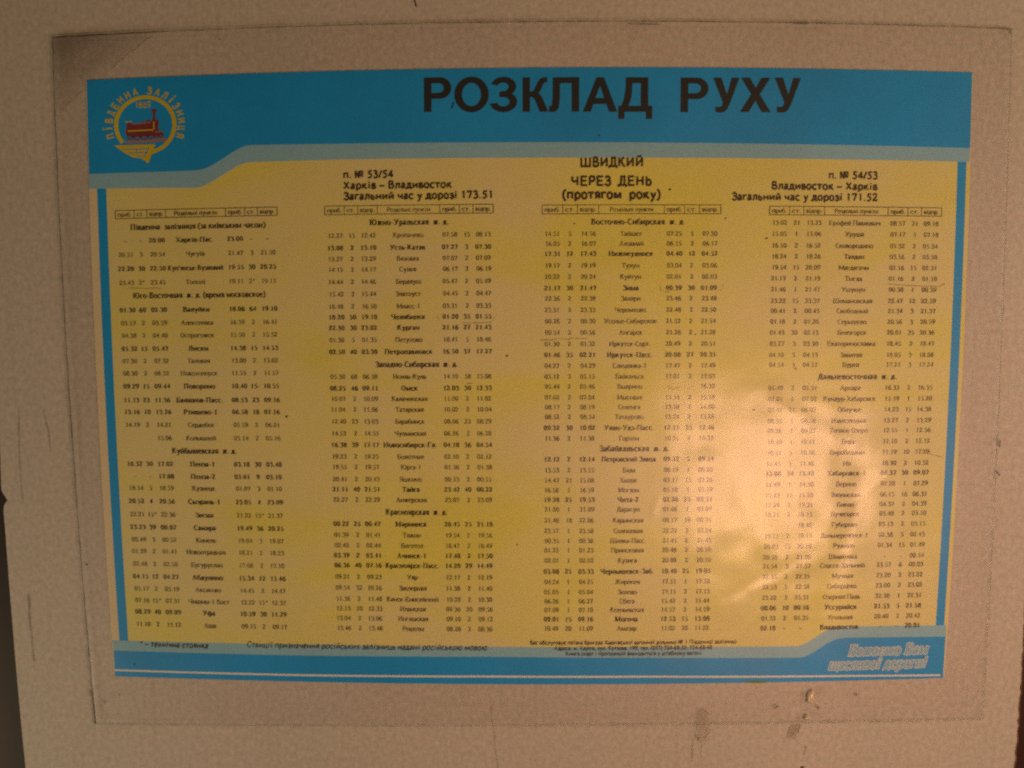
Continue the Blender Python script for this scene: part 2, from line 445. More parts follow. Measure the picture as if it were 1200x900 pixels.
for lo in 'вгджзиклмнопстхцчшщюяіь':
    a, s = G[lo]
    k = 1.32
    G[lo.upper()] = (a * k, [(q, [(x * k, y * 66 / 45 if y > 0 else y * 1.1) for x, y in p]) for q, p in s])
G['Й'] = (G['И'][0], G['И'][1] + C(20, 80, 34, 72, 48, 80))
missing = set()
@lru_cache(maxsize=None)
def glyph(ch, bold):
    if ch not in G:
        missing.add(ch); return (50, (), ())
    adv, st = G[ch]
    thick, thin, serif = (17, 7.5, 6.0) if bold else (12.5, 6.6, 5.0)
    V, Fc, Zs = [], [], []
    for n, (k, p) in enumerate(st):
        if k == 's': wd = [serif] * len(p)
        elif k in 'bz': wd = [thin] * len(p)
        elif k == 'd': wd = [13 if bold else 10.5] * len(p)
        else:
            wd = []
            for i in range(len(p)):
                a = p[max(0, i - 1)]; b = p[min(len(p) - 1, i + 1)]
                ph = math.atan2(b[1] - a[1], b[0] - a[0])
                wd.append(thin + (thick - thin) * abs(math.sin(ph - R(165))) ** 1.4)
        if k in 's' and bold:
            p = [(p[0][0] - 3, p[0][1]), (p[1][0] + 3, p[1][1])]
        v, f = strip_quads(p, wd)
        o = len(V)
        V += [(x, y, n) for x, y in v]
        Fc += [tuple(o + i for i in q) for q in f]
    return (adv * (1.08 if bold else 1.0), tuple(V), tuple(Fc))
def text_width(s, bold, track=0.0):
    return sum(glyph(c, bold)[0] + track for c in s) / 100
def serif(s, u, v, em, bold, V, Fc, align='c', fit=None, shear=0.0, y=-0.0011, grow=0.0, jit=0.0):
    """append the string, centred at sheet point (u, v) of its x-height band"""
    wtot = text_width(s, bold) * em
    kx = (fit / wtot) if fit else 1.0
    wtot *= kx
    x0 = u - (wtot / 2 if align == 'c' else wtot if align == 'r' else 0)
    base = v + 0.30 * em
    for c in s:
        adv, gv, gf = glyph(c, bold)
        o = len(V)
        for (x, yy, n) in gv:
            V.append(UV(x0 + (x + shear * yy) * em / 100 * kx, base - yy * em / 100, y - n * 6e-6))
        Fc += [tuple(o + i for i in q) for q in gf]
        x0 += adv * em / 100 * kx
def serif_obj(name, s, px, py, em, bold, material, parent, **kw):
    V, Fc = [], []
    u, v = inv(px, py)
    serif(s, u, v, em, bold, V, Fc, **kw)
    return obj(name, V, Fc, material, parent)

# ------------------------------------------------------------------ sans lettering: the same skeletons without serifs, even strokes
@lru_cache(maxsize=None)
def sans_mesh(s, wt):
    V, Fc, x0, n = [], [], 0.0, 0
    for ch in s:
        if ch not in G: missing.add(ch); continue
        adv, st = G[ch]
        kx = 1.12 if ch.lower() != ch.upper() or ch.isdigit() else 1.0
        for k, p in st:
            if k in 'sz': continue
            w_ = wt if k in 'nd' else wt * 0.9
            p = [(x * kx, y) for x, y in p]
            if k == 'd': p = [(p[0][0], p[0][1] - 1), (p[1][0], p[1][1] + 1)]
            elif len(p) == 2:                       # lengthen the ends by half a stroke so that corners close
                (ax, ay), (bx_, by_) = p; l = math.hypot(bx_ - ax, by_ - ay); e_ = w_ * (0.32 if abs(by_ - ay) < 6 else 0.0)
                p = [(ax - (bx_ - ax) / l * e_, ay - (by_ - ay) / l * e_), (bx_ + (bx_ - ax) / l * e_, by_ + (by_ - ay) / l * e_)]
            v, f = strip_quads(p, [w_] * len(p)); o = len(V); n += 1
            V += [(x + x0, y, n % 24) for x, y in v]; Fc += [tuple(o + i for i in q) for q in f]
        x0 += adv * kx + wt * 0.12 + 2
    return V, Fc
def sans_uv(V0, u, v, width, height, y, shear=0.0, align='c'):
    xs = [p[0] for p in V0]; x0, x1 = min(xs), max(xs)
    kx = width / (x1 - x0); ky = height / 66.0
    uo = u - (width / 2 if align == 'c' else width if align == 'r' else 0)
    return [UV(uo + (p[0] - x0) * kx + shear * p[1] * ky, v + height / 2 - p[1] * ky, y - p[2] * 6e-6) for p in V0]
def sans_obj(name, s, px, py, width, cap, material, parent, bold=13.5, shear=0.0, align='c', y=-0.0011):
    V0, Fc = sans_mesh(s, bold)
    u, v = inv(px, py)
    return obj(name, sans_uv(V0, u, v, width, cap, y, shear, align), Fc, material, parent)

# ------------------------------------------------------------------ the poster
poster = bpy.data.objects.new('timetable_poster', None); col.objects.link(poster)
tag(poster, 'blue and yellow printed railway timetable poster behind the clear plastic sheet', 'poster')
poster.empty_display_size = 0.05
L0, R0, T0, B0 = 118.5, 1121.5, 79.5, 801.5          # edges of the sheet in its own coordinates
Lu = inv(104, 240)[0]; Ru = inv(1134.5, 300)[0]
top_v = 170.2; pale_v = 186.5
def iv(x, y): return inv(x, y)
paper = uvslab('paper', [(Lu + 1, T0 + 2), (Ru - 1, T0 + 2), (Ru - 1, B0 - 2), (Lu + 1, B0 - 2)], -0.0006, M['margin'], poster, 0.0003)
yl = [iv(124, 215), iv(320, 180), iv(1128, 180), iv(1098, 745), iv(140, 765)]
yl_l = iv(124.5, 225)[0]; yl_r = iv(1122, 200)[0]
uvslab('yellow_field', [(yl_l, 178), (yl_r, 178), (yl_r, 775), (yl_l, 775)], -0.00072, M['yellow'], poster)
# bands (outline in photo points, sent to the sheet)
def outline(name, pts, yf, material, parent=None):
    return uvslab(name, [iv(*p) for p in pts], yf, material, parent or poster)
def curve(p0, p1, n=10):
    """S-shaped step between two levels"""
    r = []
    for k in range(n + 1):
        t = k / n; s = t * t * (3 - 2 * t)
        s = 0.55 * s + 0.45 * t
        r.append((p0[0] + (p1[0] - p0[0]) * t, p0[1] + (p1[1] - p0[1]) * s))
    return r
uR, uL = iv(1138, 120)[0], iv(102, 94)[0]
top_edge = [(uL, T0), (uR, T0)]
def P2(l): return [iv(*p) for p in l]
hb = [(uL, T0), (uR, T0), (uR, top_v - 0.4)] + P2([(400, 168.5), (302, 170)]) + P2(curve((290, 170.5), (236, 199)))+ P2([(222, 200.3), (160, 202.2), (104.7, 204)])
uvslab('header_band', hb, -0.00084, M['blue'], poster)
pb = [(uL + .3, top_v - 6), (uR, top_v - 6), (uR - .6, pale_v)] + P2([(400, 187), (302, 189.8)]) + P2(curve((290, 190.5), (232, 220))) + P2([(160, 220.6), (104.8, 221.3)])
pb = [(uR, top_v - 1.5), (uR - .6, pale_v)] + pb[3:] + P2([(104.4, 203), (160, 201.4), (221, 199.6)]) + P2(curve((235, 198.2), (289, 169.5))) + P2([(302, 169), (400, 167.5)])
uvslab('pale_header_band', pb, -0.00078, M['pale'], poster)
# footer
fb = P2([(133.6, 762), (250, 765.5), (360, 768), (575, 769.3), (760, 770.6), (934, 770.4)]) + P2(curve((940, 770), (981, 748.5))) + P2([(992, 747), (1050, 746.3), (1107.6, 745.6)])
fb += [(iv(1104.6, 794)[0], B0), (iv(135, 792)[0], B0)]
uvslab('footer_band', fb, -0.00084, M['blue'], poster)
pf = P2([(132, 750), (250, 753), (360, 755), (575, 757.7), (760, 757.8), (930, 757)]) + P2(curve((936, 756.5), (976, 735.6))) + P2([(988, 733.8), (1050, 733), (1108.8, 732.3)])
pf += P2([(1107.8, 747), (992, 748.5), (940, 771.5), (760, 772), (575, 770.8), (360, 769.3), (133.8, 763.3)])
uvslab('pale_footer_band', pf, -0.00078, M['pale'], poster)
wlp = P2([(134.8, 783.8), (250, 787.3), (360, 789.8), (575, 791.2), (760, 791.4), (1000, 790.6), (1101.5, 789.8)])
wlp2 = P2([(1101.5, 791.8), (1000, 792.7), (760, 793.6), (575, 793.5), (360, 792), (250, 789.4), (134.8, 785.9)])
uvslab('footer_line', wlp + wlp2, -0.00090, M['white'], poster, 0.00003)
sl0, sl1 = iv(114.3, 225)[0], iv(125, 225)[0]
sr0, sr1 = iv(1121.5, 200)[0], iv(1131.8, 200)[0]
uvslab('side_stripe', [(sl0, 205), (sl1, 205), (sl1 + .3, 763), (sl0, 763)], -0.00075, M['blue'], poster)
uvslab('side_stripe', [(sr0, 180), (sr1, 180), (sr1, 748), (sr0, 748)], -0.00075, M['blue'], poster)
# thin yellow rim outside the right stripe
uvslab('yellow_rim', [(sr1 + .2, 188), (Ru - 1.4, 188), (Ru - 1.4, 741), (sr1 + .2, 741)], -0.00072, M['yellow'], poster)

# --- title: heavy grotesque capitals cut as outlines (units: photo pixels, 41 high)
def arc(cx, cy, rx, ry, a0, a1, n=16):
    return [(cx + rx * math.cos(R(a0 + (a1 - a0) * k / n)), cy + ry * math.sin(R(a0 + (a1 - a0) * k / n))) for k in range(n + 1)]
BIG = {
 'Р': ([(0, 0), (0, 41)] + arc(18, 28.2, 13.2, 12.8, 90, -90) + [(8.4, 15.4), (8.4, 0)], [(8.4, 34)] + arc(16.8, 28.2, 6, 5.8, 90, -90, 10) + [(8.4, 22.4)]),
 'О': (arc(19.6, 20.5, 19.6, 21.2, 0, 350, 35), arc(19.6, 20.5, 10.9, 13.9, 0, 350, 35)),
 'З': (arc(14.2, 30.0, 14.4, 11.6, 165, -52, 18) + arc(14, 11.9, 15.6, 12.4, 45, -170, 20) + arc(14, 11.9, 7.2, 5.6, -165, 80, 14) + [(9.5, 17.6), (9.5, 23.8)] + arc(13.6, 29.6, 6.4, 5.2, -80, 160, 14), None),
 'К': ([(0, 0), (0, 41), (8.4, 41), (8.4, 24.3), (11.6, 24.3), (13.2, 26), (16.6, 34), (19.5, 38.8), (24, 41), (28.4, 41), (28.4, 34.9), (26, 34.9), (24, 33), (21, 26), (18.3, 22), (22, 18.5), (29.6, 0), (20, 0), (14, 14.5), (11.2, 17.6), (8.4, 17.6), (8.4, 0)], None),
 'Л': ([(0, 0), (0, 6.8), (2.4, 7), (3.4, 9), (4.1, 20), (4.2, 41), (34, 41), (34, 0), (25.6, 0), (25.6, 34), (12.2, 34), (12, 15), (10.8, 5), (8, .6), (4, -.4)], None),
 'А': ([(0, 0), (15.3, 41), (23.7, 41), (38.8, 0), (29.8, 0), (26.4, 9.3), (11.9, 9.3), (8.8, 0)], [(14.2, 16.3), (19.3, 31.2), (24.1, 16.3)]),
 'Д': ([(0, -8.5), (0, 7), (3.2, 7), (6.4, 15), (8.3, 28), (8.3, 41), (34, 41), (34, 7), (38.6, 7), (38.6, -8.5), (31.5, -8.5), (31.5, 0), (7, 0), (7, -8.5)], [(11.6, 7), (15, 17), (16, 34), (25.6, 34), (25.6, 7)]),
 'У': ([(0, 41), (9.2, 41), (15.8, 21), (21.3, 41), (29.8, 41), (19.6, 11), (16.6, 4), (13.6, .6), (9.4, -.7), (3, -.3), (2.6, 6.4), (6, 6), (9.5, 6.8), (11.4, 11)], None),
 'Х': ([(0, 0), (12.6, 21.2), (1, 41), (11, 41), (17.6, 28.8), (24.2, 41), (34, 41), (22.5, 21.2), (35, 0), (25, 0), (17.5, 13.6), (10, 0)], None),
}
def big_word(letters, name='title_lettering'):
    V, Fc = [], []
    for ch, xl, wd in letters:
        out_, hole = BIG[ch]
        loops = [out_] + ([hole] if hole else [])
        allp = [p for l in loops for p in l]
        wmax = max(p[0] for p in allp); k = wd / wmax
        uo = inv(xl, 111)[0]; vb = inv(xl + wd / 2, 131.2 if xl < 780 else 131.6)[1]; o = len(V)
        V += [UV(uo + x * k, vb - y * 0.985, -0.0011) for x, y in allp]
        for t in tessellate_polygon([[Vector((x, y, 0)) for x, y in l] for l in loops]):
            a, b, c = (allp[i] for i in t)
            if (b[0] - a[0]) * (c[1] - a[1]) - (b[1] - a[1]) * (c[0] - a[0]) < 0: t = t[::-1]
            Fc.append(tuple(o + i for i in t))
    return obj(name, V, Fc, M['title'], poster)
big_word([('Р', 497, 31), ('О', 532.5, 39), ('З', 575.5, 29.5), ('К', 612.5, 29), ('Л', 643.5, 34), ('А', 683, 39), ('Д', 724.5, 38.5)])
big_word([('Р', 797.5, 31.5), ('У', 835.5, 29.5), ('Х', 867, 35), ('У', 907.5, 29.5)])
# --- headings
sans_obj('express_heading', 'ШВИДКИЙ', 716.8, 190, 71.5, 10.4, M['ink'], poster, 17.5)
sans_obj('frequency_heading', 'ЧЕРЕЗ  ДЕНЬ', 716.6, 212, 92, 10.4, M['ink'], poster, 17.5)
sans_obj('frequency_heading', '(протягом  року)', 716.5, 227.5, 112.5, 10.4, M['ink'], poster, 17.5)
for t, y, wd in (('п. № 53/54', 204.8, 57), ('Харків – Владивосток', 217.4, 123.8), ('Загальний час у дорозі 173.51', 230, 169.6)):
    sans_obj('route_heading', t, 402.6, y, wd, 8.4, M['ink'], poster, 16.5, align='l')
for t, y, wd in (('п. № 54/53', 205.8, 55.8), ('Владивосток – Харків', 218.6, 121), ('Загальний час у дорозі 171.52', 231.4, 166.8)):
    sans_obj('route_heading', t, 1028.3, y, wd, 8.4, M['ink'], poster, 16.5, align='r')
# --- footnotes
sans_obj('footnote', '* – технічна стоянка', 204, 755, 82, 6.4, M['ink'], poster, 14, shear=0.2)
sans_obj('footnote', 'Станції призначення російських залізниць надані російською мовою', 430, 757, 289, 6.6, M['ink'], poster, 10.5, shear=0.2)
sans_obj('crew_note', 'Вас обслуговує поїзна бригада Харківської вагонної дільниці № 1 Південної залізниці', 742, 752.3, 248, 4.4, M['ink'], poster, 14)
sans_obj('crew_note', 'Адреса: м. Харків, вул. Котлова, 199, тел. (057) 724-68-20, 724-68-48', 742, 758.9, 190, 4.4, M['ink'], poster, 14)
sans_obj('crew_note', 'Книга скарг і пропозицій знаходиться у штабному вагоні', 742.3, 765.2, 163, 4.4, M['ink'], poster, 14)
# --- slogan: italic letters, white outline round a pale fill
def outlined(name, s, px, py, fit, em):
    u, v = inv(px, py)
    V, Fc = [], []
    for dx, dy in ((1, 0), (-1, 0), (0, 1), (0, -1), (.7, .7), (-.7, .7), (.7, -.7), (-.7, -.7)):
        serif(s, u + dx * .8, v + dy * .8, em, True, V, Fc, fit=fit, shear=0.28, y=-0.00095 - 2.4e-5 * random.random())
    o = obj(name, V, Fc, M['white'], poster)
    V, Fc = [], []
    serif(s, u, v, em, True, V, Fc, fit=fit, shear=0.28, y=-0.00125)
    obj('letter_fill', V, Fc, M['slogan'], o)
outlined('slogan_lettering', 'Бажаємо Вам', 1040, 761.3, 96, 18.5)
outlined('slogan_lettering', 'щасливої дороги!', 1028, 777.4, 118, 18.5)

# --- timetables
ROWS = [
 dict(box=(135.5, 157.5, 172.5, 194.5, 264.5, 287, 302, 325), by=(249.5, 9.8), ref=(297.5, (148, 165.8, 185, 229, 276.5, 295.5, 314.5)), rows="""
H 265 232.5 155|Південна  залізниця (за київським часом)
B 281|–|–|20.00|Харків-Пас.|23.00|–|–
R 297.5|20.51|3|20.54|Чугуїв|21.47|3|21.50
B 314|22.20|30|22.50|Куп'янськ-Вузловий|19.55|30|20.25
R 330.5|23.43|2*|23.45|Тополі|19.11|2*|19.13
H 345.7 234 153|Юго-Восточная  ж. д. (время московское)
B 362.7|01.30|60|02.30|Валуйки|18.06|64|19.10
R 378.2|03.57|2|03.59|Алексеевка|16.39|2|16.41
R 392.9|04.38|2|04.40|Острогожск|15.50|2|15.52
B 408.4|05.32|15|05.47|Лиски|14.38|15|14.53
R 422.9|07.30|2|07.32|Таловая|13.00|2|13.02
R 437.5|08.30|2|08.32|Новохоперск|11.55|2|11.57
B 452.7|09.29|15|09.44|Поворино|10.40|15-|10.55
B 468.9|11.13|23|11.36|Балашов-Пасс.|08.53|23|09.16
B 482.9|13.16|10|13.26|Ртищево-1|06.58|18|07.16
R 498|14.19|2|14.21|Сердобск|05.59|2|06.01
R 513.5|||15.06|Колышлей|05.14|2|05.16
H 528.4 240 76|Куйбышевская  ж. д.
B 544|16.32|30|17.02|Пенза-1|03.18|30|03.48
B 558.6|-|-|17.08|Пенза-2|03.01|9|03.10
R 572.4|18.54|5|18.59|Кузнецк|01.07|3|01.10
B 588|20.52|4|20.56|Сызрань-1|23.05|4|23.09
R 603.6|22.21|15*|22.36|Звезда|21.22|15*|21.37
B 618.6|23.23|39|00.07|Самара|19.49|36|20.25
R 633.2|00.49|3|00.52|Кинель|19.04|3|19.07
R 647|01.39|2|01.41|Новоотрадная|18.21|2|18.23
R 662|02.48|2|02.50|Бугуруслан|17.08|2|17.10
B 676.8|04.15|12|04.27|Абдулино|15.34|12|15.46
R 691.2|05.17|2|05.19|Аксаково|14.45|2|14.47
R 705|07.16|15*|07.31|Чишмы-1 Вост|12.22|15*|12.37
B 718.4|08.29|40|09.09|Уфа|10.59|30|11.29
R 733|11.10|2|11.12|Аша|09.15|2|09.17"""),
 dict(box=(380.6, 403.6, 419.2, 442.4, 515.4, 538.4, 554.4, 578), by=(245.5, 10.2), ref=(275.6, (393, 412.6, 431.6, 478, 527.4, 547, 566.6)), rows="""
H 260.4 479.7 91|Южно-Уральская  ж. д.
R 275.6|12.27|15|12.42|Кропачево|07.58|15|08.13
B 290|13.08|2|13.10|Усть-Катав|07.27|3|07.30
R 303|13.27|2|13.29|Вязовая|07.07|2|07.09
R 315.6|14.15|2|14.17|Сулея|06.17|2|06.19
R 330|14.44|2|14.46|Бердяуш|05.47|2|05.49
R 344.4|15.42|2|15.44|Златоуст|04.45|2|04.47
R 358.9|16.48|2|16.50|Миасс-1|03.31|2|03.33
B 371.4|18.20|50|19.10|Челябинск|01.20|35|01.55
B 384|22.30|30|23.02|Курган|21.16|27|21.43
R 398.2|01.30|5|01.35|Петухово|18.41|5|18.46
B 412.2|02.50|40|03.30|Петропавловск|16.50|37|17.27
H 427 488.5 96|Западно-Сибирская  ж. д.
R 441.4|05.30|68|06.38|Исиль-Куль|14.10|58|15.08
B 455|08.25|46|09.11|Омск|12.03|30|12.33
R 467.4|10.07|2|10.09|Калачинская|11.00|2|11.02
R 480|11.04|2|11.06|Татарская|10.02|2|10.04
R 494|12.40|23|13.03|Барабинск|08.06|23|08.29
R 508|14.53|2|14.55|Чулымская|06.26|2|06.28
B 521.4|16.38|39|17.17|Новосибирск-Гл.|04.18|36|04.54
R 535.2|19.23|2|19.25|Болотная|02.10|2|02.12
R 547.5|19.55|2|19.57|Юрга-1|01.36|2|01.38
R 561.7|20.41|2|20.43|Яшкино|00.53|2|00.55
B 573.6|21.11|40|21.51|Тайга|23.42|40|00.22
R 585.8|22.27|2|22.29|Анжерская|23.07|2|23.09
H 600 488.5 73|Красноярская  ж. д.
B 614.2|00.22|25|00.47|Мариинск|20.45|25|21.10
R 627.2|01.39|2|01.41|Тяжин|19.54|2|19.56
R 639.4|02.42|2|02.44|Боготол|18.47|2|18.49
B 651.2|03.39|2|03.41|Ачинск-1|17.48|2|17.50
B 662.8|06.36|40|07.16|Красноярск-Пасс.|14.20|29|14.49
R 676.4|09.21|2|09.23|Уяр|12.17|2|12.19
R 689.2|09.54|32|10.26|Заозерная|11.38|2|11.40
R 702.2|11.38|2|11.40|Канск-Енисейский|10.28|2|10.30
R 713.6|12.13|20|12.33|Иланская|09.36|20|09.56
R 725|13.04|2|13.06|Ингашская|09.10|2|09.12
R 736.6|13.46|2|13.48|Решоты|08.28|2|08.30"""),
 dict(box=(635.4, 659.4, 676.6, 701.6, 778.4, 802.4, 819.6, 844.6), by=(245.3, 10.4), ref=(274, (647.4, 668, 689.6, 739.6, 790.4, 811, 832)), rows="""
H 260 748 108|Восточно-Сибирская  ж. д.
R 274|14.51|5|14.56|Тайшет|07.25|5|07.30
R 285.6|16.05|2|16.07|Алзамай|06.15|2|06.17
B 297.4|17.31|12|17.43|Нижнеудинск|04.40|12|04.52
R 311.2|19.17|2|19.19|Тулун|03.04|2|03.06
R 324.4|20.22|2|20.24|Куйтун|02.01|2|02.03
B 337.6|21.17|30|21.47|Зима|00.39|30|01.09
R 349.8|22.36|2|22.38|Залари|23.46|2|23.48
R 363.2|23.31|2|23.33|Черемхово|22.48|2|22.50
R 376.4|00.28|2|00.30|Усолье-Сибирское|21.52|2|21.54
R 389.6|00.54|2|00.56|Ангарск|21.26|2|21.28
R 403|01.30|2|01.32|Иркутск-Сорт.|20.49|2|20.51
B 415.8|01.46|35|02.21|Иркутск-Пасс.|20.08|27|20.35
R 428.6|04.27|2|04.29|Слюдянка-1|17.47|2|17.49
R 441.2|05.12|3|05.15|Байкальск|17.01|2|17.03
R 452.8|05.44|2|05.46|Выдрино|||16.32
R 465.6|07.02|2|07.04|Мысовая|15.16|2|15.18
R 477|08.17|2|08.19|Селенга|13.58|2|14.00
R 488.4|08.52|2|08.54|Татаурово|13.24|2|13.26
B 501.2|09.32|30|10.02|Улан-Удэ-Пасс.|12.11|35|12.46
R 513.6|11.36|2|11.38|Горхон|10.31|2|10.33
H 525.6 743.4 82|Забайкальская  ж. д.
B 538|12.12|2|12.14|Петровский Завод|09.52|5|09.54
R 550.8|13.53|2|13.55|Бада|08.19|1|08.20
R 562.8|14.47|21|15.08|Хилок|07.11|15|07.26
R 574.2|16.58|1|16.59|Могзон|05.18|1|05.19
B 585.4|19.28|25|19.53|Чита-2|02.26|25|02.51
R 596.8|21.08|1|21.09|Дарасун|01.06|1|01.07
R 609.6|21.48|18|22.06|Карымская|00.17|18|00.35
R 622|23.57|1|23.58|Солнцевая|22.22|2|22.24
R 633.6|00.35|1|00.36|Шилка-Пасс.|21.41|2|21.43
R 644.6|01.22|1|01.23|Приисковая|20.48|2|20.50
R 656.6|02.01|1|02.02|Куэнга|20.08|2|20.10
B 669.4|03.08|25|03.33|Чернышевск-Заб.|18.40|25|19.05
R 681.6|04.24|1|04.25|Жирекен|17.51|1|17.52
R 693.5|05.03|1|05.04|Зилово|17.11|2|17.13
R 704.3|06.26|1|06.27|Сбега|15.42|2|15.44
R 714.5|07.09|1|07.10|Ксеньевская|14.57|2|14.59
B 725.3|09.01|15|09.16|Могоча|12.53|15|13.08
R 736.2|10.49|20|11.09|Амазар|11.02|20|11.22"""),
 dict(box=(901.5, 925, 941.8, 966, 1040.4, 1063.6, 1079.6, 1103), by=(247.5, 10.0), ref=(274.7, (913.3, 933.4, 953.4, 1001.3, 1051.5, 1071.4, 1090.5)), rows="""
R 261.7|13.02|21|13.23|Ерофей Павлович|08.57|21|09.18
R 274.7|15.05|1|15.06|Уруша|07.17|1|07.18
R 288.3|16.50|2|16.52|Сковородино|05.32|2|05.34
R 301|18.24|2|18.26|Талдан|03.56|2|03.58
R 313.9|19.54|15|20.09|Магдагачи|02.16|15|02.31
R 326.7|21.17|2|21.19|Тыгда|01.16|2|01.18
R 339.5|21.46|1|21.47|Ушумун|00.38|1|00.39
R 352.8|23.22|15|23.37|Шимановская|22.47|12|22.59
R 364.6|00.41|2|00.43|Свободный|21.34|3|21.37
R 377.2|01.18|2|01.20|Серышево|20.56|3|20.59
R 389.8|01.43|30|02.13|Белогорск|20.01|35|20.36
R 402.8|03.27|3|03.30|Екатеринославка|18.45|2|18.47
R 416|04.10|3|04.13|Завитая|18.05|3|18.08
R 427.5|04.54|3|04.57|Бурея|17.21|3|17.24
H 441.3 1004.6 92|Дальневосточная  ж. д.
R 454.5|05.49|2|05.51|Архара|16.33|2|16.35
R 467.3|07.01|1|07.02|Кундур-Хабаровск|15.19|1|15.20
R 480|07.41|21|08.02|Облучье|14.23|15|14.38
R 492.9|08.55|1|08.56|Известковая|13.27|2|13.29
R 504.4|09.26|1|09.27|Теплое Озеро|12.55|1|12.56
R 517.4|10.10|1|10.11|Бира|12.10|2|12.12
R 530|10.51|5|10.56|Биробиджан|11.19|10|11.29
R 543|11.45|1|11.46|Ин|10.30|2|10.32
B 554.4|13.08|34|13.42|Хабаровск-1|08.37|30|09.07
R 567.2|14.49|1|14.50|Верино|07.28|1|07.29
R 579.8|15.43|15|15.58|Вяземская|06.15|16|06.31
R 591.2|17.29|2|17.31|Бикин|04.37|2|04.39
R 602.2|18.11|2|18.13|Лучегорск|03.48|2|03.50
R 614.6|-|-|18.40|Губерово|03.13|2|03.15
R 627.2|19.11|2|19.13|Дальнереченск-1|02.38|5|02.43
R 639.4|20.03|15|20.18|Ружино|01.34|15|01.49
R 652|20.58|2|21.00|Шмаковка|-|-|00.54
R 662.4|21.54|3|21.57|Спасск-Дальний|23.57|6|00.03
R 674.6|22.33|2|22.35|Мучная|23.20|2|23.22
R 686.6|22.53|5|22.58|Сибирцево|23.00|2|23.02
R 699|23.28|3|23.31|Озерная Падь|22.30|1|22.31
B 711|00.06|10|00.16|Уссурийск|21.53|5|21.58
R 723|01.33|2|01.35|Угольная|20.40|2|20.42
B 734.4|02.18|–|–|Владивосток|–|–|20.01"""),
]
CAPT = ('приб.', 'ст.', 'відпр.', 'Роздільні пункти', 'приб.', 'ст.', 'відпр.')
for tb in ROWS:
    # ruled header box
    yc, hh = tb['by']
    bx = tb['box']
    mid = (bx[0] + bx[-1]) / 2
    us = [inv(x, yc)[0] for x in bx]; vm = inv(mid, yc)[1]
    V, Fc = [], []
    def rule(u0, v0, u1, v1, w=0.85, lvl=0):
        n = max(1, int(abs(u1 - u0) / 25))
        p = [(u0 + (u1 - u0) * k / n, v0 + (v1 - v0) * k / n) for k in range(n + 1)]
        a, f = strip_quads(p, [w] * len(p)); o = len(V)
        V.extend(UV(x, y, -0.0010 - lvl * 8e-6) for x, y in a); Fc.extend(tuple(o + i for i in q) for q in f)
    for k, u in enumerate(us): rule(u, vm - hh / 2, u, vm + hh / 2, 0.9 if k in (0, 7) else 0.7, 1)
    rule(us[0], vm - hh / 2, us[-1], vm - hh / 2, lvl=2); rule(us[0], vm + hh / 2, us[-1], vm + hh / 2, lvl=3)
    tab = obj('timetable', V, Fc, M['fineink'], poster)
    V, Fc = [], []
    for k, c in enumerate(CAPT):
        wd = us[k + 1] - us[k]
        serif(c, (us[k] + us[k + 1]) / 2, vm + 0.2, 7.6, False, V, Fc, fit=(wd - 5.5) if k != 3 else 50)
    obj('column_caption', V, Fc, M['fineink'], tab)
    ry, rx = tb['ref']
    cu = [inv(x, ry)[0] for x in rx]
    for line in tb['rows'].strip().split('\n'):
        h, *c = line.split('|')
        k, yy, *rest = h.split(); yy = float(yy)
        V, Fc = [], []
        if k == 'H':
            cx, wd = map(float, rest)
            u, v = inv(cx, yy)
            serif(c[0], u, v, 9.6, True, V, Fc, fit=wd)
            obj('section_heading', V, Fc, M['ink'], tab)
            continue
        # the name column gives the height of the row on the sheet
        xn = fwd(cu[3], inv(rx[3], yy)[1])[0]
        v = inv(xn, yy)[1]
        bold = k == 'B'
        for j, s in enumerate(c):
            if not s: continue
            if j == 3:
                em = 8.3 if bold else 8.0
                wt_ = text_width(s, bold) * em
                serif(s, cu[3] + random.uniform(-.4, .4), v, em, bold, V, Fc, fit=min(wt_, 64))
            else:
                serif(s, cu[j] + random.uniform(-.3, .3), v, 7.7, bold, V, Fc)
        obj('timetable_row', V, Fc, M['ink'] if bold else M['fineink'], tab)

# --- emblem: ring, wing, locomotive, lettering round it
CX, CY = 170.7, 148.0
eu, evv = inv(CX, CY)
def E(x, y): return (eu + x, evv - y)                 # x right, y up, photo-pixel units
def poly_part(name, pts, yf, material, parent, thick=0.00003):
    return slab(name, [UV(*E(x, y)) for x, y in pts], yf, yf + thick, material, parent)
V, Fc = [], []
n = 64; a0, a1 = -84, 218
ring = [(33.2 * math.cos(R(a0 + (a1 - a0) * k / n)), 33.4 * math.sin(R(a0 + (a1 - a0) * k / n)) + 1.5) for k in range(n + 1)]
a, f = strip_quads([E(*p) for p in ring], [4.6] * len(ring))
em_o = obj('emblem', [UV(x, y, -0.00096) for x, y in a], f, M['gold'], poster)
# winged mark
poly_part('wing', [(-36, -22), (11, -22), (6, -35), (2.5, -45), (-5, -39), (-15, -37), (-25, -31)], -0.00100, M['gold'], em_o)
for p in ([(-28, -26.6), (3, -26.6), (3, -27.7), (-26, -27.7)], [(-21, -31.2), (1, -31.2), (1, -32.3), (-18, -32.3)],
          [(-11, -27.7), (-10, -27.7), (-10, -31.2), (-11, -31.2)], [(3, -26.6), (4, -26.6), (-1.5, -37.5), (-2.6, -37)], [(-12, -35.6), (-3, -35.6), (-3.5, -36.5), (-9, -36.6)]):
    poly_part('wing_groove', p, -0.00104, M['blue'], em_o)
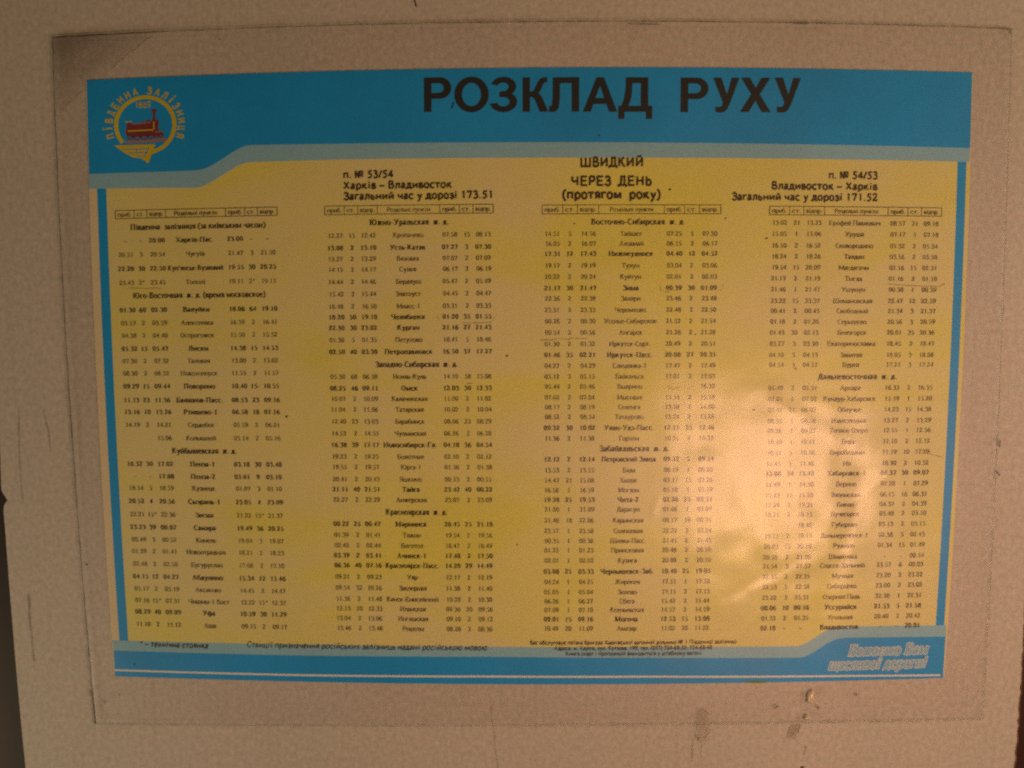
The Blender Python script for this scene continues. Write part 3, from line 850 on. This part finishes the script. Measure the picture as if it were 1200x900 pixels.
# locomotive
poly_part('locomotive', [(-22, -3), (-21, 4), (-17, 5), (-15, 3), (-8, 3.5), (-5, 5), (0, 5.5), (3, 8), (5, 8), (6, 5.5), (8, 6), (9, 14), (7.2, 19), (7.5, 20.5), (13, 20.5), (13.2, 19), (11.5, 13),
          (12, 6), (14.5, 8.5), (16, 4), (14.5, 0), (15, -6), (20, -7), (21, -12), (-16, -13), (-21, -11), (-23, -7)], -0.00100, M['maroon'], em_o)
poly_part('boiler_band', [(-20, -4.5), (9, -4), (9, -5.6), (-20, -6)], -0.00104, M['gold'], em_o)
poly_part('boiler_band', [(-14, 3.6), (-6, 4.2), (6, 5.2), (6, 3.7), (-6, 2.6), (-14, 2.4)], -0.00104, M['rose'], em_o)
poly_part('boiler_band', [(9, 5), (10.4, 5), (10.4, -4), (9, -4)], -0.00104, M['gold'], em_o)
poly_part('footplate', [(11, -6.3), (20, -7.2), (20, -8.4), (11, -7.8)], -0.00104, M['rose'], em_o)
for wx, wy, wr in ((-17, -12, 3.4), (-9.5, -12.3, 3.8), (-1.5, -12.3, 3.8), (6, -12.2, 3.2), (12.5, -12, 2.4), (18, -12, 2.4)):
    V, Fc = strip_quads([E(wx + wr * math.cos(2 * math.pi * k / 14), wy + wr * math.sin(2 * math.pi * k / 14)) for k in range(15)], [1.3] * 15)
    obj('wheel', [UV(x, y, -0.00107) for x, y in V], Fc, M['maroon'], em_o)
poly_part('rail', [(-24, -17.0), (25, -15.4), (24, -18.2), (20, -19.2), (-22, -20)], -0.00098, M['rose'], em_o)
poly_part('cab_roof', [(-23, 7.2), (-19, 6.2), (-15, 6.8), (-15, 5.6), (-22, 5)], -0.00104, M['gold'], em_o)
# year and lettering on the arc
V0, Fc0 = sans_mesh('1869', 14)
obj('year_lettering', sans_uv(V0, *E(-1.8, 25.8), 17, 6.6, -0.00104), Fc0, M['gold'], em_o)
V, Fc = [], []
def arc_text(s, a_start, a_end):
    for k, ch in enumerate(s):
        ang = R(a_start + (a_end - a_start) * k / (len(s) - 1))
        V0, F0 = sans_mesh(ch, 17)
        x0, x1 = min(p[0] for p in V0), max(p[0] for p in V0)
        wq = 5.6 if x1 - x0 > 30 else 1.9
        o = len(V)
        for p in V0:
            a = (p[0] - (x0 + x1) / 2) / (x1 - x0) * wq; b = (p[1] / 66) * 7.8
            r = 37.6 + b
            V.append(UV(*E(r * math.cos(ang) + a * math.sin(ang), 1.5 + r * math.sin(ang) - a * math.cos(ang)), -0.00104 - p[2] * 4e-6))
        Fc.extend(tuple(o + i for i in f) for f in F0)
arc_text('ПІВДЕННА', 197, 105)
arc_text('ЗАЛІЗНИЦЯ', 82, -20)
obj('emblem_lettering', V, Fc, M['gold'], em_o)

# --- pen strokes, specks and a green mark on the print
def pen(pts, wd=0.9, m='pen'): return line_part('pen_mark', pts, wd, M[m], poster, y=-0.00125, jitter=1.2, step=3)
pen([(152, 338), (170, 338.5), (190, 338)]); pen([(540, 379), (556, 378.5), (577, 378)]); pen([(578, 376), (583, 369)])
pen([(512, 371), (515, 375)]); pen([(548, 449.5), (554, 449.3)], 1.2); pen([(633, 399), (660, 397), (688, 396.5)])
pen([(772, 334), (774, 341), (786, 342)]); pen([(843, 341), (847, 334)]); pen([(1040, 333), (1070, 335), (1100, 335.5), (1107, 331)])
pen([(780, 455), (784, 452), (783, 457), (789, 452), (788, 457), (795, 452), (793, 456)], 1.0); pen([(806, 456), (811, 452)], 1.0)
pen([(1076, 525), (1090, 532), (1105, 536)], .8)
for k, (x, y, r) in enumerate(((785, 222, 1.1), (673, 262, .9), (850, 256, .9), (594, 417, 1.2), (606, 638, .9), (702, 159, 1.2), (336, 488, 1.2), (883, 480, 1.1), (898, 279, 1.0), (158, 778, 1.0), (815, 392, .8), (932, 432, 1.0))):
    blob('dirt_speck', x, y, r * 1.2, r, M['speck'], poster, y=-0.0012, seed=k, n=8)
line_part('dirt_speck', [(529, 128), (532, 120)], 2.0, M['title'], poster, y=-0.0013)
blob('green_mark', 886, 798.6, 11, 1.5, M['green'], poster, y=-0.0012, seed=4)

# ------------------------------------------------------------------ the clear plastic sheet over the poster
film_px = dict(tl=(64, 45), tr=(1183, 34.5), bl=(114, 846), br=(1149.5, 840.5))
def film_edge(side, t):
    if side == 't': return (64 + (1183 - 64) * t, 45 + (35 - 45) * t - 4 * 13.5 * t * (1 - t))
    if side == 'b': return (114 + (1149.5 - 114) * t, 846 + (840.5 - 846) * t + 4 * 5.0 * t * (1 - t))
    if side == 'l': return (64 + 50 * t - 4 * 6.5 * t * (1 - t), 45 + 801 * t)
    return (1183 - 33.5 * t + 4 * 3.5 * t * (1 - t), 34.5 + 806 * t)
def film_pt(s, t):
    a = film_edge('t', s); b = film_edge('b', s); l = film_edge('l', t); r = film_edge('r', t)
    x = (1 - s) * l[0] + s * r[0]; y = (1 - t) * a[1] + t * b[1]
    return x, y
creases = [((905, 470), (1000, 520), 9, 1.0), ((830, 520), (960, 600), 12, -1.0), ((1130, 548), (1040, 556), 4, 1.2), ((1040, 556), (985, 600), 4, 1.0), ((1010, 590), (985, 690), 5, 0.5),
           ((850, 700), (960, 640), 7, -1.0), ((880, 690), (1075, 610), 6, 0.8), ((960, 730), (1010, 560), 12, -.8), ((1110, 614), (1040, 612), 4, 1.0), ((1095, 645), (1060, 668), 4, 1.1), ((880, 728), (905, 700), 4, 1.3), ((945, 500), (975, 512), 3, 1.2),
           ((890, 720), (1060, 722), 4, .6), ((765, 600), (770, 585), 5, 1.0), ((560, 690), (590, 800), 9, .8), ((575, 745), (583, 800), 4, .8),
           ((900, 560), (1090, 545), 8, -.7), ((1090, 655), (1075, 640), 6, 1.0), ((870, 590), (930, 700), 13, 1.0), ((300, 230), (360, 232), 8, .5)]
def dseg(px, py, a, b):
    dx, dy = b[0] - a[0], b[1] - a[1]; l2 = dx * dx + dy * dy
    t = max(0, min(1, ((px - a[0]) * dx + (py - a[1]) * dy) / l2))
    return math.hypot(px - a[0] - t * dx, py - a[1] - t * dy)
def relief(px, py):
    """height of the film over its flat rest, in metres"""
    g = math.exp(-(((px - 970) / 200) ** 2 + ((py - 610) / 170) ** 2))
    h = 0.0012 * g * noise.noise((px / 95, py / 80, 1.3))
    h += 0.00055 * g * noise.noise((px / 34, py / 30, 5.1))
    h += 0.00105 * g * (0.5 - abs(noise.noise((px / 75, py / 62, 11.7)))) * (0.5 + noise.noise((px / 150, py / 150, 3.3)))
    h += 0.0005 * noise.noise((px / 260, py / 200, 8.0))
    for a, b, wd, am in creases:
        if abs(px - (a[0] + b[0]) / 2) < 170 and abs(py - (a[1] + b[1]) / 2) < 130:
            d = dseg(px, py, a, b)
            if d < 3 * wd: h += am * 0.00022 * math.exp(-(d / wd) ** 2) * (wd / 8) ** .8
    e = min(px - 70, 1150 - px, py - 45, 838 - py) / 60
    return h * max(0.0, min(1.0, e))
nx, ny = 440, 320
V = []
for j in range(ny + 1):
    for i in range(nx + 1):
        px, py = film_pt(i / nx, j / ny)
        V.append(wall(px, py, YF + 0.0012 - relief(px, py)))
Fc = [(j * (nx + 1) + i, (j + 1) * (nx + 1) + i, (j + 1) * (nx + 1) + i + 1, j * (nx + 1) + i + 1) for j in range(ny) for i in range(nx)]
nf = len(Fc)
idx = lambda i, j: j * (nx + 1) + i
per = [idx(i, 0) for i in range(nx)] + [idx(nx, j) for j in range(ny)] + [idx(i, ny) for i in range(nx, 0, -1)] + [idx(0, j) for j in range(ny, 0, -1)]
base = len(V)
for k in per: V.append((V[k][0], -0.0016, V[k][2]))
m_ = len(per)
for k in range(m_): Fc.append((per[k], per[(k + 1) % m_], base + (k + 1) % m_, base + k))
film = obj('plastic_cover', V, Fc, M['film'])
film.data.materials.append(M['film_back'])
for p in film.data.polygons:
    p.use_smooth = p.index < nf
    if p.index >= nf: p.material_index = 1
tag(film, 'clear crinkled plastic sheet with dirty edges fixed over the timetable poster', 'plastic cover')
# dirt gathered along its edges
for side, wd, mt, jt in (('t', 1.5, 'grime', .7), ('l', 1.5, 'grime', .7), ('b', 1.1, 'faint', .5), ('r', 1.2, 'faint', .5)):
    line_part('dirty_edge', [film_edge(side, k / 40) for k in range(41)], wd, M[mt], film, y=YF - 0.0002, jitter=jt, step=5)
line_part('dirty_edge', [film_edge('t', t) for t in (0.0, .02, .05, .08, .11)], 2.2, M['grime'], film, y=YF - 0.0004, jitter=.6, step=4)
line_part('dirty_edge', [(108, 806), (111, 815), (113, 828), (114, 845)], 1.9, M['grime'], film, y=YF - 0.0004, jitter=.8, step=3)
line_part('dirty_edge', [(1169, 515), (1168.5, 523)], 2.2, M['grime'], film, y=YF - 0.0004)
line_part('dirty_edge', [(1165, 551), (1169, 556)], 2.6, M['grime'], film, y=YF - 0.0004)
line_part('dirty_edge', [(928, 28.5), (945, 28.9)], 2.4, M['grime'], film, y=YF - 0.0004)
line_part('dirty_edge', [(735, 29), (772, 30)], 1.8, M['grime'], film, y=YF - 0.0004)
# translucent brown corner patches, denser towards the corner tip
m, nt, b = mat('corner_patch')
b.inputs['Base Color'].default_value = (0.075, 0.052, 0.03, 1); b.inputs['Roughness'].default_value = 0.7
at = N(nt, 'ShaderNodeAttribute', attribute_name='patch_alpha')
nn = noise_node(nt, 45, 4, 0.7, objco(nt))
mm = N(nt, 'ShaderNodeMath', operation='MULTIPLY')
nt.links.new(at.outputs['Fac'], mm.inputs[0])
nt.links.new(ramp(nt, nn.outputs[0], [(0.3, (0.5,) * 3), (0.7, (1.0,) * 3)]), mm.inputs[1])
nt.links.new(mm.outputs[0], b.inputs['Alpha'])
M['corner_tint'] = m
def corner_tint(name, A, Bp, Cp, da, db, dc, parent, nsub=14):
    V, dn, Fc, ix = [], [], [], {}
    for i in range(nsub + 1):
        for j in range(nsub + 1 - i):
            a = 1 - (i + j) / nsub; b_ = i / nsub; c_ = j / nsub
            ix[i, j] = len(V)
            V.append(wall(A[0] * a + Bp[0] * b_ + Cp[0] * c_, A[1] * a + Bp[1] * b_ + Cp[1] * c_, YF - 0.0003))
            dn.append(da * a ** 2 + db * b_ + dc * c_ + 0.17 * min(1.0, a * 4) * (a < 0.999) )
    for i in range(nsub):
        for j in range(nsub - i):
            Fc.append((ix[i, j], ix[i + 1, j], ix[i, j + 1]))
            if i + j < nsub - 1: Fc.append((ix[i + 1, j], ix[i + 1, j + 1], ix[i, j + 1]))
    o = obj(name, V, Fc, M['corner_tint'], parent)
    at = o.data.attributes.new('patch_alpha', 'FLOAT', 'POINT')
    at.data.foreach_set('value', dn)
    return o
corner_tint('corner_patch', (65, 46), (186, 38.5), (69, 138), 0.50, 0.02, 0.02, film)
corner_tint('corner_patch', (1182.5, 35.5), (1176, 35.5), (1182.5, 45), 0.6, 0.4, 0.4, film, 5)
line_part('patch_edge', [(182, 41), (150, 66), (132, 82)], 2.2, M['faint'], film, y=YF - 0.0005, jitter=1.5, step=4)
line_part('patch_edge', [(98, 108), (82, 122), (70, 138)], 1.8, M['faint'], film, y=YF - 0.0005, jitter=1.5, step=4)
for k, (x, y, rx, ry, a) in enumerate(((125.5, 820, 1.8, 2.2, 0), (104, 660, 1.8, 1.6, 0), (142, 811.5, 1.6, 1.2, 0), (907.5, 826.5, 4.2, 1.3, -.5), (1002, 812, 3, 2, 0), (957, 827, 1.6, 2.2, 0), (259, 47, 1.2, 1.4, 0))):
    blob('dirt_speck', x, y, rx, ry, M['grime'] if k not in (2, 4) else M['faint'], film, ang=a, y=YF - 0.0005, seed=k)
line_part('scratch', [(747, 33), (744, 42), (739, 52)], 1.3, M['faint'], film, y=YF - 0.0004, jitter=1)

# ------------------------------------------------------------------ residue and glue near the bottom edge
def patch(name, pts, material, y, label=None, cat=None, rim=True, group=None):
    o = slab(name, [wall(*p) for p in pts], y - 0.0005, y - 0.0001, material)
    if label: tag(o, label, cat, group)
    if rim:
        line_part('curled_rim', pts[:len(pts) // 2 + 1], 0.8, M['faint'], o, y=y - 0.0008, jitter=.5, step=3)
    return o
t1 = patch('tape_residue', [(816, 832), (819, 829.6), (825, 829.8), (829.6, 833), (828, 842), (822.5, 866), (819, 867.5), (816.5, 865), (814.5, 848)], M['residue'], YF - 0.0004,
      'larger smear of dried tape residue crossing the bottom edge of the plastic sheet', 'tape residue', group='tape residue under the poster')
line_part('residue_streak', [(830, 843), (827, 853), (823.5, 866)], 1.0, M['faint'], t1, y=YF - 0.0012, jitter=.6, step=3)
blob('residue_clot', 817, 863, 1.0, 2.4, M['grime'], t1, y=YF - 0.0012, seed=2)
slab('residue_flake', [wall(*p) for p in [(831, 846), (832, 852), (829, 868), (824, 868.5), (827, 855)]], YF - 0.0010, YF - 0.0006, M['residue'], t1)
t2 = patch('tape_residue', [(926, 849), (932, 848.6), (938, 849), (935, 858), (931, 866), (921, 866), (922, 858)], M['residue'], -0.0002,
      'smaller square of tape residue just below the bottom edge of the plastic sheet', 'tape residue', group='tape residue under the poster')
line_part('residue_streak', [(933, 851), (930, 858), (927, 862)], 1.1, M['faint'], t2, y=-0.0012, jitter=.6, step=3)
def glue(x, y, rx, ry, ang, label, seed):
    V = []; rings = 4; n = 14
    ca, sa = math.cos(ang), math.sin(ang)
    V.append(wall(x, y, YF - 0.0026))
    for q in range(1, rings + 1):
        f = q / rings
        for k in range(n):
            t = 2 * math.pi * k / n
            r = f * (1 + .3 * noise.noise((math.cos(t) * 1.4, math.sin(t) * 1.4, seed)))
            a, b_ = rx * r * math.cos(t), ry * r * math.sin(t)
            V.append(wall(x + a * ca - b_ * sa, y + a * sa + b_ * ca, YF - 0.0001 - 0.0025 * math.sqrt(max(0, 1 - f * f))))
    Fc = [(0, 1 + (k + 1) % n, 1 + k) for k in range(n)]
    for q in range(rings - 1):
        for k in range(n):
            a = 1 + q * n + k; b_ = 1 + q * n + (k + 1) % n
            Fc.append((a, b_, b_ + n, a + n))
    o = obj('glue_drop', V, Fc, M['resin'], None, True)
    return tag(o, label, 'glue drop')
glue(949, 815, 4.0, 8.5, 0.25, 'raised shiny blister of glue under the poster, the larger upper one', 1.0)
glue(944, 839, 2.8, 4.0, 0.4, 'small glue drop on the bottom edge of the plastic sheet, below the larger blister', 4.0)
assert not missing, missing
